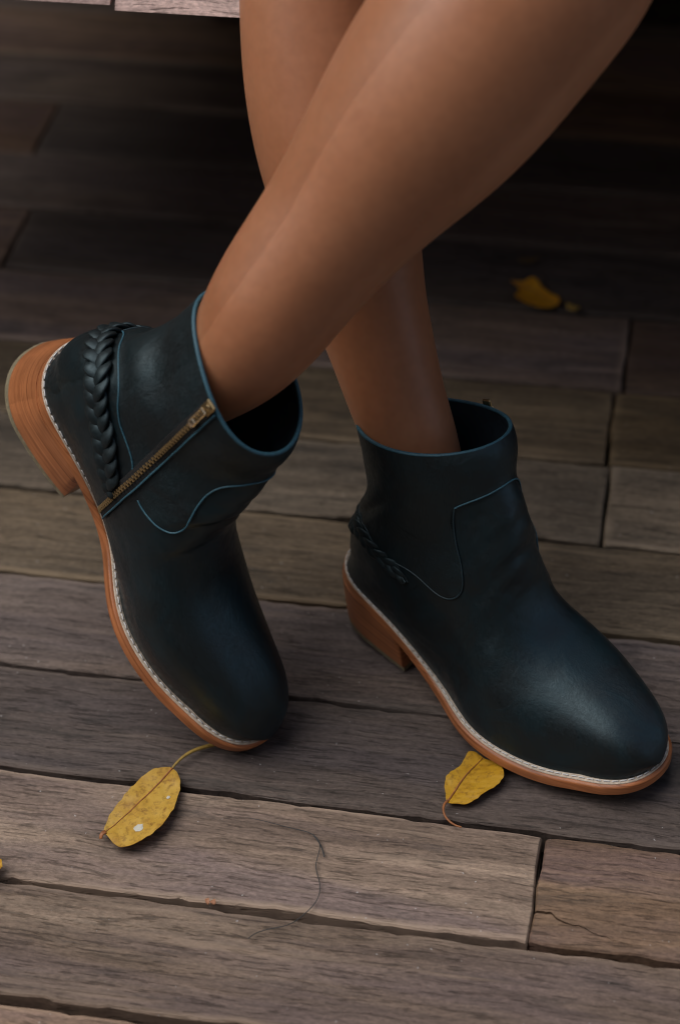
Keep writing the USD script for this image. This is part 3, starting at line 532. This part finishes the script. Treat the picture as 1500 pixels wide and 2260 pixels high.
    zarc = np.r_[0, np.cumsum(np.linalg.norm(np.diff(zp, axis=0), axis=1))]
    teeth = []; zq = zp
    at = np.arange(.002, zarc[-1] - .004, .0015)
    ip = lambda A, a: np.stack([np.interp(a, zarc, A[:, c]) for c in range(3)], -1)
    P_, T_, N_, B_ = ip(zq, at), ip(zt, at), ip(zn, at), ip(zb, at)
    cube = trimesh.creation.box((1, 1, 1))
    for i in range(len(at)):
        sd = 1 if i % 2 else -1
        cc = P_[i] + B_[i] * sd * .0008 + N_[i] * .0014
        fr = np.stack([T_[i] * .0010, B_[i] * .0019, N_[i] * .0014])
        teeth.append((cc + cube.vertices @ fr, cube.faces))
    obj('zip_teeth', join(teeth), M['teeth'], zpath, smooth=False, kind='stuff')
    def local_box(u, sz, hgt, ch, name):
        a = zarc[-1] - u; o, T1, N1, B1 = (ip(A, np.array([a]))[0] for A in (zp, zt, zn, zb))
        b = box(-sz[0] / 2, sz[0] / 2, -sz[1] / 2, sz[1] / 2, -sz[2] / 2, sz[2] / 2, ch).to_mesh()
        v = b.vert_properties[:, :3]
        return o + T1 * .0035 + N1 * hgt + v @ np.stack([T1, B1, N1]), b.tri_verts
    obj('zip_slider', join([local_box(.003, (.009, .0072, .0022), .0022, .0007, ''), local_box(.001, (.0035, .0026, .0024), .0042, .0006, '')]), M['brass'], zpath, smooth=30)
    pull = []
    for o in ((-.0019), (.0019)):
        a = np.linspace(zarc[-1] - .0015, zarc[-1] - .017, 10)
        pull.append(tube(ip(zp, a) + ip(zb, a) * o + ip(zn, a) * (.0048 - .0012 * np.linspace(0, 1, 10)[:, None]), .0007, 6))
    a = np.linspace(-.0019, .0019, 6)
    for u, hh in ((.0015, .0048), (.017, .0036), (.0135, .0038)):
        A0 = np.array([zarc[-1] - u]); pull.append(tube(ip(zp, A0) + a[:, None] * ip(zb, A0) + ip(zn, A0) * hh, .0007, 6))
    a = np.linspace(zarc[-1] - .0135, zarc[-1] - .0185, 5)
    pull.append(tube(ip(zp, a) + ip(zn, a) * .0036, np.array([.0019, .0025, .0027, .0026, .002]), 10, ref=ip(zn, a), flat=.35))
    obj('zip_pull', join(pull), M['pull'], zpath, smooth=40)
    # --- welt, sole, heel: closed plan outline
    L = P['L']; xs = L * (1 - np.cos(np.linspace(0, np.pi, 140))) / 2
    ym, yl = outline(xs, P['Wm'], L, P['pt'], P['xt']), outline(xs, P['Wl'], L, P['pt'], P['xt'])
    ring = np.vstack([np.c_[xs, ym], np.c_[xs, -yl][::-1][1:-1]])
    # even spacing
    cl = np.vstack([ring, ring[:1]]); d = np.r_[0, np.cumsum(np.linalg.norm(np.diff(cl, axis=0), axis=1))]
    K = 300; sp = np.linspace(0, d[-1], K, endpoint=False)
    ring = np.stack([np.interp(sp, d, cl[:, 0]), np.interp(sp, d, cl[:, 1])], 1)
    tan = np.roll(ring, -1, 0) - np.roll(ring, 1, 0); nor = np.stack([tan[:, 1], -tan[:, 0]], 1); nor /= np.linalg.norm(nor, axis=1, keepdims=True)
    if (nor * (ring - ring.mean(0))).sum() < 0: nor = -nor
    for _ in range(4): nor = (np.roll(nor, 1, 0) + nor + np.roll(nor, -1, 0)); nor /= np.linalg.norm(nor, axis=1, keepdims=True)
    offx = np.interp(ring[:, 0], [0, .06, .10, .14, .26], [.0032, .003, .0045, P['off'], P['off'] + .0005])
    def lay(off, dz):
        p = ring + nor * np.broadcast_to(off, (K,))[:, None]
        return np.c_[p[:, 0], p[:, 1] * side, zbase(ring[:, 0], P) + dz]
    st = P['st']
    def loft(layers, cap_top=False, cap_bot=True, post=warp, sel=None):
        layers = [GF(post(l), 3.5, axis=0, mode='wrap') for l in layers]; k = layers[0].shape[0]
        v = np.vstack(layers); f = []
        i = np.arange(k); j = (i + 1) % k
        for a in range(len(layers) - 1):
            o = a * k
            f += [np.stack([o + i, o + j, o + k + j], 1), np.stack([o + i, o + k + j, o + k + i], 1)]
        def cap(l, o, flip):
            c = l.mean(0); r = [l]
            return None
        f = np.vstack(f); n0 = len(v)
        ex = []
        for flag, o in ((cap_top, 0), (cap_bot, (len(layers) - 1) * k)):
            if flag:
                # strip between the two sides: pair i with k-i (outline runs heel -> toe -> heel)
                h = k // 2
                a = np.arange(0, h); 
                ii, jj = o + a, o + (k - a) % k; i2, j2 = o + (a + 1), o + (k - a - 1) % k
                tr = np.vstack([np.stack([ii, i2, j2], 1), np.stack([ii, j2, jj], 1)])
                ex.append(tr if o else tr[:, ::-1])
        if ex: f = np.vstack([f] + ex)
        me = trimesh.Trimesh(v, f, process=False)
        trimesh.repair.fix_normals(me)
        return me
    wt = .0009
    wo = np.minimum(offx - .0006, np.maximum(.0030, offx * .62))
    weltm = loft([lay(-.004, .0004), lay(wo - .0004, .0004), lay(wo, 0), lay(wo, -wt), lay(-.004, -wt)], cap_bot=False)
    wpath = obj('welt', weltm, M['welt'], boot, smooth=30)
    solem = loft([lay(wo - .001, -wt + .0004), lay(wo + .0004, -wt + .0004), lay(offx - .0008, -wt - .0002), lay(offx, -wt - .0012), lay(offx + .0002, -st + .001), lay(offx - .0012, -st)], cap_top=True, cap_bot=True)
    obj('outsole', solem, M['stack'], boot, smooth=35)
    # welt stitches
    mid = GF(warp(lay(wo * .58, .0008)), 3.5, axis=0, mode='wrap'); cl = np.vstack([mid, mid[:1]])
    d = np.r_[0, np.cumsum(np.linalg.norm(np.diff(cl, axis=0), axis=1))]
    sts = []
    for a in np.arange(0, d[-1], .0056):
        aa = np.linspace(a + .0006 * rng.random(), a + .0040 + .0005 * rng.random(), 4)
        sts.append(tube(np.stack([np.interp(aa, d, cl[:, c]) for c in range(3)], 1) + np.array([0, 0, 1.]) * np.array([0, .0003, .0003, 0])[:, None], .0005, 5))
    obj('stitching', join(sts), M['stitch'], wpath, kind='stuff')
    # heel block
    xb, hx = P['xb'], P['hx']
    hm = np.linspace(0, 1, 40) ** 1.6 * xb
    def heel_ring(x, off, ztop, grow=1.0):
        a, b = outline(x, P['Wm'], L, P['pt'], P['xt']), outline(x, P['Wl'], L, P['pt'], P['xt'])
        return x, a, b
    xm = xb * (1 - np.cos(np.linspace(0, np.pi / 2, 40)))
    am, al = outline(xm, P['Wm'], L, P['pt'], P['xt']), outline(xm, P['Wl'], L, P['pt'], P['xt'])
    top = np.vstack([np.c_[xm, am], np.c_[xm, -al][::-1][:-1]])
    tn = np.gradient(top, axis=0); nn2 = np.stack([tn[:, 1], -tn[:, 0]], 1); nn2 /= np.linalg.norm(nn2, axis=1, keepdims=True) + 1e-9
    # outward is away from the middle of the heel
    mid_h = np.array([.04, 0]); sg = np.sign((nn2 * (top - mid_h)).sum(1)); nn2 *= sg[:, None]
    brk = top[:, 0] > xb - .006; nn2[brk, 0] *= .0
    tz = zbase(top[:, 0], P) - st
    topo = top + nn2 * .0030
    bot = np.c_[hx + top[:, 0] * (xb - hx) / xb, np.where(top[:, 1] > 0, top[:, 1] * P['hw'], top[:, 1] * P['hwl'])]
    def hl(a):
        p = topo * (1 - a) + bot * a
        return np.c_[p[:, 0], p[:, 1] * side, tz * (1 - a) + P['zhb'] * a]
    def heel_mesh(als):
        Ls = [hl(a) for a in als]; k = len(Ls[0])
        return Ls
    def loft_h(als, grow=0.):
        Ls = [warp(hl(a)) for a in als]; k = len(Ls[0]); v = np.vstack(Ls); f = []
        i = np.arange(k); j = (i + 1) % k
        for a in range(len(Ls) - 1):
            o = a * k; f += [np.stack([o + i, o + j, o + k + j], 1), np.stack([o + i, o + k + j, o + k + i], 1)]
        for o in (0, (len(Ls) - 1) * k):
            a = np.arange(0, k // 2); ii, i2, jj, j2 = o + a, o + a + 1, o + (k - 1 - a + 0) % k, o + (k - 2 - a) % k
            f += [np.stack([ii, i2, j2], 1), np.stack([ii, j2, jj], 1)]
        me = trimesh.Trimesh(v, np.vstack(f), process=False); trimesh.repair.fix_normals(me); return me
    hp = obj('heel', loft_h([-.02, .02, .3, .6, .885]), M['stack'], boot, smooth=40)
    obj('top_lift', loft_h([.888, .90, .99, 1.0]), M['rubber'], hp, smooth=40)
    allv = np.vstack([solem.vertices, warp(hl(1.0))]) @ Rm.T + t
    print(key, 'lowest point of sole', allv[:, 2].min().round(4), 'heel', (warp(hl(1.0)) @ Rm.T + t)[:, 2].min().round(4))
    return g, Rm, t
gR, RR, tR = build_boot('R', 1, 'black leather ankle boot standing flat on the deck, its toe pointing right')
gL, RL, tL = build_boot('L', -1, 'tilted black leather ankle boot with open brass side zip, heel raised off the deck')

# ------------------------------------------------------------------ person
FRONT = [(-0.0568, 0.9477, 0.2729, 0.0262), (-0.0517, 0.9562, 0.2895, 0.0366), (-0.0413, 0.9629, 0.3037, 0.0422), (-0.0203, 0.9747, 0.3293, 0.0437), (0.0057, 0.9867, 0.356, 0.047), (0.0372, 1.0018, 0.3896, 0.0568), (0.0622, 1.0132, 0.4151, 0.0648), (0.0855, 1.0245, 0.4403, 0.0685), (0.1113, 1.0373, 0.4684, 0.0694), (0.1419, 1.0507, 0.4989, 0.0678)]
BACK = [(0.0513, 0.9927, 0.1713, 0.0316), (0.0413, 1.0112, 0.1986, 0.033), (0.0362, 1.0232, 0.2163, 0.0351), (0.032, 1.035, 0.2336, 0.0361), (0.0236, 1.0508, 0.2569, 0.0416), (0.0191, 1.0671, 0.2808, 0.0454), (0.0098, 1.0892, 0.3134, 0.0464), (0.0038, 1.1102, 0.3443, 0.0493), (0.0003, 1.1335, 0.3785, 0.0495), (-0.0007, 1.158, 0.4145, 0.0479), (0.0018, 1.1821, 0.4502, 0.047)]
NS = 128
def leg(st, extra_low, extra_high, nseg=150, squash=None):
    pts = np.array(extra_low + [list(x) for x in st] + extra_high, float)
    d = np.r_[0, np.cumsum(np.linalg.norm(np.diff(pts[:, :3], axis=0), axis=1))]
    u = np.linspace(0, d[-1], nseg)
    c = np.stack([PC(d, pts[:, k])(u) for k in range(4)], 1)
    cs = c.copy()
    for a in range(4):
        cs[:, a] = GF(c[:, a], 9, mode='nearest')
    p, r = cs[:, :3], cs[:, 3]
    t = np.gradient(p, axis=0); t /= np.linalg.norm(t, axis=1, keepdims=True)
    # parallel transport frame
    a = np.zeros_like(p); a[0] = np.cross(t[0], [0, 1, 0.3]); a[0] /= np.linalg.norm(a[0])
    for i in range(1, len(p)):
        v = a[i - 1] - t[i] * (a[i - 1] @ t[i]); a[i] = v / np.linalg.norm(v)
    b = np.cross(t, a); th = np.linspace(0, 2 * np.pi, NS, endpoint=False)
    rr = r[:, None] * np.ones(NS)
    v = p[:, None] + rr[..., None] * (np.cos(th)[None, :, None] * a[:, None] + np.sin(th)[None, :, None] * b[:, None])
    lum = (GF(GF(meshkit.fbm(v * 22.0, 2, 17), 6, axis=0, mode='nearest'), 3, axis=1, mode='wrap') - .5) * .0
    dirn = v - p[:, None]; dirn /= np.linalg.norm(dirn, axis=-1, keepdims=True)
    v = v + dirn * lum[..., None]
    n = len(p); f = grid_faces(n, NS, True); V = np.vstack([v.reshape(-1, 3), p[0], p[-1]]); i = np.arange(NS); j = (i + 1) % NS
    f = np.vstack([f, np.stack([np.full(NS, n * NS), i, j], 1), np.stack([np.full(NS, n * NS + 1), (n - 1) * NS + j, (n - 1) * NS + i], 1)])
    me = trimesh.Trimesh(V, f, process=False); trimesh.repair.fix_normals(me)
    if me.volume < 0: me.invert()
    return me
def w(Rm, t, p): return (np.asarray(p) @ Rm.T + t).tolist()
lf = [w(RL, tL, (.150, -.004, .045)) + [.020], w(RL, tL, (.105, -.002, .062)) + [.025], w(RL, tL, (.072, 0, .085)) + [.0265]]
lb = [w(RR, tR, (.150, .004, .045)) + [.020], w(RR, tR, (.105, .002, .062)) + [.025], w(RR, tR, (.072, .004, .09)) + [.0275]]
# front leg's ankle to thigh, back leg's ankle to thigh
hf = [[.152, 1.13, .508, .068], [.150, 1.22, .507, .072], [.145, 1.34, .512, .078], [.135, 1.45, .520, .084]]
hb = [[.003, 1.232, .488, .051], [-.004, 1.29, .500, .060], [-.014, 1.36, .510, .074], [-.022, 1.46, .520, .082]]
FR = [list(x) for x in FRONT][1:]; BK = [list(x) for x in BACK]
l1, l2 = leg(FR, lf, hf, 420), leg(BK, lb, hb, 420)
def man(m): return m3.Manifold(m3.Mesh(np.asarray(m.vertices, np.float32), np.asarray(m.faces, np.uint32)))
def ball(c, r): return m3.Manifold.sphere(r, 48).translate(tuple(c))
pelvis = m3.Manifold.batch_hull([ball((.145, 1.47, .53), .09), ball((-.03, 1.48, .53), .09), ball((.10, 1.50, .66), .095), ball((.01, 1.50, .66), .095), ball((.055, 1.53, .54), .095)])
waist = m3.Manifold.batch_hull([ball((.09, 1.50, .66), .09), ball((.02, 1.50, .66), .09), ball((.08, 1.49, .82), .08), ball((.03, 1.49, .82), .08)])
hm = (pelvis + waist).to_mesh()
body = trimesh.util.concatenate([l1, l2, trimesh.Trimesh(hm.vert_properties[:, :3], hm.tri_verts, process=False)])
person = thing('person', 'seated person with bare tanned legs crossed at the shins, dark shorts, wearing ankle boots', 'person')
obj('body', body, M['skin'], person, smooth=True)
sh = m3.Manifold.batch_hull([ball((.145, 1.47, .53), .094), ball((-.03, 1.48, .53), .094), ball((.10, 1.50, .66), .099), ball((.01, 1.50, .66), .099), ball((.055, 1.53, .54), .099)])
sh = sh + m3.Manifold.batch_hull([ball((.14, 1.45, .522), .091), ball((.148, 1.33, .514), .085)]) + m3.Manifold.batch_hull([ball((-.022, 1.46, .522), .089), ball((-.013, 1.345, .511), .081)])
shm = sh.to_mesh()
obj('shorts', (shm.vert_properties[:, :3], shm.tri_verts), M['shorts'], person, smooth=50)

# ------------------------------------------------------------------ fallen leaves and small things
def leaf(name, outl, z, curl, mt, label, stem=None, stem_r=.0009, rib=None, spots=(), tip=None, stem_mat='stem', seed=0, lean=(0, 0), group=None, zfun=None):
    O = np.asarray(outl, float)[:, :2]
    c0 = O.mean(0)
    o = np.vstack([O, O[:1]]); d = np.r_[0, np.cumsum(np.linalg.norm(np.diff(o, axis=0), axis=1))]
    k = 90; sp = np.linspace(0, d[-1], k + 1)[:-1]
    cs = CubicSpline(d, o, bc_type='periodic'); ring = cs(sp)
    ring += (meshkit.noise(np.stack([np.arange(k) * .55, np.zeros(k), np.zeros(k)], 1), seed)[:, None] - .5) * .0011 * (ring - c0) / np.linalg.norm(ring - c0, axis=1, keepdims=True)
    A, B = (np.array(rib[0][:2]), np.array(rib[1][:2])) if rib else (ring[0], ring[k // 2])
    ax = (B - A) / np.linalg.norm(B - A); pe = np.array([-ax[1], ax[0]]); half = np.abs((ring - A) @ pe).max()
    fr = np.linspace(0, 1, 12)
    spine_t = np.clip((ring - A) @ ax, .05 * np.linalg.norm(B - A), .95 * np.linalg.norm(B - A))
    spine = A + spine_t[:, None] * ax
    P = spine[None] * (1 - fr)[:, None, None] + ring[None] * fr[:, None, None]
    def zf(xy):
        x = ((xy - A) @ pe) / half; y = ((xy - A) @ ax) / np.linalg.norm(B - A)
        zz = z + curl * (np.abs(x) ** 1.6) + lean[0] * (y - .5) + lean[1] * x + (meshkit.fbm(np.concatenate([xy * 90, np.zeros(xy.shape[:-1] + (1,))], -1), 2, seed) - .5) * .0022
        veins = np.sin((y * 9 - np.abs(x) * 2.2) * 2 * np.pi) * .0001
        zz = zz + veins - .0006 * np.exp(-(x / .08) ** 2)
        return np.maximum(zz, .0016)
    top = np.concatenate([P, zf(P)[..., None]], -1)
    bot = top - [0, 0, .0005]
    f = grid_faces(12, k, True); nv = 12 * k
    v = np.vstack([top.reshape(-1, 3), bot.reshape(-1, 3)])
    i = np.arange(k); j = (i + 1) % k; o_ = 11 * k
    rimf = np.vstack([np.stack([o_ + i, o_ + j, nv + o_ + j], 1), np.stack([o_ + i, nv + o_ + j, nv + o_ + i], 1)])
    me = trimesh.Trimesh(v, np.vstack([f, f[:, ::-1] + nv, rimf]), process=False)
    if trimesh.Trimesh(v, f, process=False).face_normals[:, 2].mean() < 0: me.invert()
    t = thing(name, label, 'leaf', group=group)
    obj('blade', me, mt, t, smooth=60)
    if rib:
        y = np.linspace(0, 1, 30); xy = A + (B - A) * y[:, None] + pe * (np.sin(y * np.pi) * half * .06)[:, None]
        obj('midrib', tube(np.c_[xy, zf(xy) + .0003], .0006 * (1.1 - .7 * y), 6), M['stem_red'], t)
    if stem is not None:
        s_ = np.asarray(stem, float); q = spline(s_, 24)
        obj('stem', tube(q, stem_r, 8), M[stem_mat], t)
    if tip is not None:
        q = spline(np.asarray(tip, float), 12)
        obj('curled_tip', tube(q, np.linspace(.0018, .0011, 12), 8, flat=.5, ref=np.tile([0, 0, 1.], (12, 1))), M['stem_red'], t)
    for (sx, sy, sr_) in spots:
        th = np.linspace(0, 2 * np.pi, 14, endpoint=False); rr = sr_ * (1 + .45 * (rng.random(14) - .5))
        xy = np.stack([sx + rr * np.cos(th), sy + rr * np.sin(th)], 1); zc = zf(np.array([[sx, sy]]))[0]
        V = np.vstack([np.c_[xy, zf(xy) + .0002], np.c_[xy * .6 + np.array([sx, sy]) * .4, zf(xy) + .0007], [[sx, sy, zc + .0007]]])
        a = np.arange(14); b = (a + 1) % 14
        obj('pale_spot', (V, np.vstack([np.stack([a, b, 14 + b], 1), np.stack([a, 14 + b, 14 + a], 1), np.stack([14 + a, 14 + b, np.full(14, 28)], 1)])), M['spot'], t)
    return t
leaf('fallen_leaf', [[-.1242, .855], [-.1203, .8496], [-.1185, .8397], [-.1198, .8261], [-.1254, .8093], [-.1318, .7996], [-.1406, .7927], [-.1525, .7883], [-.1601, .791], [-.1643, .7968], [-.1683, .8027], [-.168, .8102], [-.1645, .8195], [-.1574, .8306], [-.1472, .8455], [-.1367, .8547], [-.1289, .8566]],
     .0045, .005, M['leaf'], 'long yellow speckled leaf whose stem reaches under the toe of the tilted boot',
     stem=[[-.1242, .855, .0045], [-.1181, .8626, .005], [-.1104, .869, .0045], [-.0989, .8743, .003], [-.092, .877, .0022]], stem_r=np.linspace(.0009, .0016, 24), rib=([-.1242, .855], [-.1683, .8027]),
     spots=[(-.1450, .8032, .0034), (-.1262, .8285, .0014)], tip=[[-.1676, .8028, .005], [-.1698, .8005, .0055], [-.1705, .798, .004]], seed=3)
leaf('fallen_leaf', [[.0814, .8569], [.0762, .85], [.0732, .8442], [.0657, .8388], [.0622, .8332], [.0611, .8231], [.0622, .8142], [.0666, .8116], [.0751, .8114], [.0857, .8169], [.0958, .8239], [.1019, .8333], [.0991, .8425], [.0888, .852]],
     .0034, .0035, M['leaf2'], 'ochre yellow leaf tucked under the sole edge of the flat boot',
     stem=[[.0623, .815, .0035], [.0587, .8076, .004], [.0593, .803, .0035], [.0639, .7966, .0025], [.0697, .7936, .002]], stem_r=np.linspace(.0009, .0006, 24), rib=([.0623, .815], [.089, .851]), stem_mat='stem_red', seed=8)
leaf('fallen_leaf', [[.1621, 1.3905], [.1681, 1.378], [.1625, 1.362], [.1674, 1.3518], [.1822, 1.3428], [.1925, 1.3465], [.2014, 1.3554], [.1895, 1.3728], [.1812, 1.3888], [.171, 1.387]],
     .004, .006, M['leaf3'], 'blurred amber leaf lying in the shade under the bench', rib=([.164, 1.388], [.197, 1.352]), seed=12)
leaf('fallen_leaf', [[-.262, .778], [-.25, .786], [-.238, .785], [-.2342, .780], [-.237, .774], [-.25, .770]], .006, .006, M['leaf2'], 'curled orange leaf tip poking in at the left edge of the deck', rib=([-.26, .778], [-.236, .779]), seed=15)
def chip(name, x, y, rx, ry, a, z, mt, label, cat, group=None, curl=.002):
    th = np.linspace(0, 2 * np.pi, 20, endpoint=False)
    rr = 1 + .3 * (rng.random(20) - .5)
    c, s = math.cos(a), math.sin(a); q = np.stack([rx * rr * np.cos(th), ry * rr * np.sin(th)], 1)
    ring = q @ np.array([[c, s], [-s, c]]) + [x, y]
    h = z + curl * np.abs(np.cos(th)) ** 2
    V = np.vstack([np.c_[ring, h], np.c_[ring, h - .0006], [[x, y, z + .0008]], [[x, y, z - .0002]]])
    i = np.arange(20); j = (i + 1) % 20
    obj(name, (V, np.vstack([np.stack([i, j, np.full(20, 40)], 1), np.stack([20 + j, 20 + i, np.full(20, 41)], 1), np.stack([i, 20 + i, 20 + j], 1), np.stack([i, 20 + j, j], 1)])), mt, label=label, category=cat, group=group)
chip('petal', -.0989, .7452, .0014, .0024, .2, .0015, M['petal'], 'tiny orange petal in the board gap, left one of the pair', 'petal')
chip('petal', -.0952, .7442, .0019, .0017, .5, .0015, M['petal'], 'tiny orange petal in the board gap, right one of the pair', 'petal')
chip('leaf_scrap', .2113, 1.3462, .0062, .0042, -.6, .003, M['stem'], 'small dull olive leaf scrap right of the amber leaf', 'leaf scrap', curl=.003)
chip('leaf_scrap', .1806, 1.4187, .010, .004, .1, .003, M['scrap'], 'faint brownish leaf scrap behind the amber leaf', 'leaf scrap', curl=.003)
th_main = [[-.074, .8109, .002], [-.0564, .8052, .002], [-.0413, .7994, .002], [-.0287, .7929, .0025], [-.025, .7853, .003], [-.0279, .7689, .002], [-.0259, .7544, .002], [-.0277, .7421, .002], [-.0353, .7321, .002], [-.0457, .7241, .002], [-.0602, .7208, .002], [-.0724, .7147, .002]]
thread = thing('loose_thread', 'long dark curved thread lying across the front deck boards', 'thread')
obj('long_strand', tube(spline(th_main, 120), np.r_[np.linspace(.00015, .00034, 40), np.full(80, .00032)], 5), M['thread'], thread)
obj('short_strand', tube(spline([[-.0287, .7929, .0022], [-.0242, .7841, .002], [-.0223, .7751, .002]], 20), .0005, 5), M['thread'], thread)
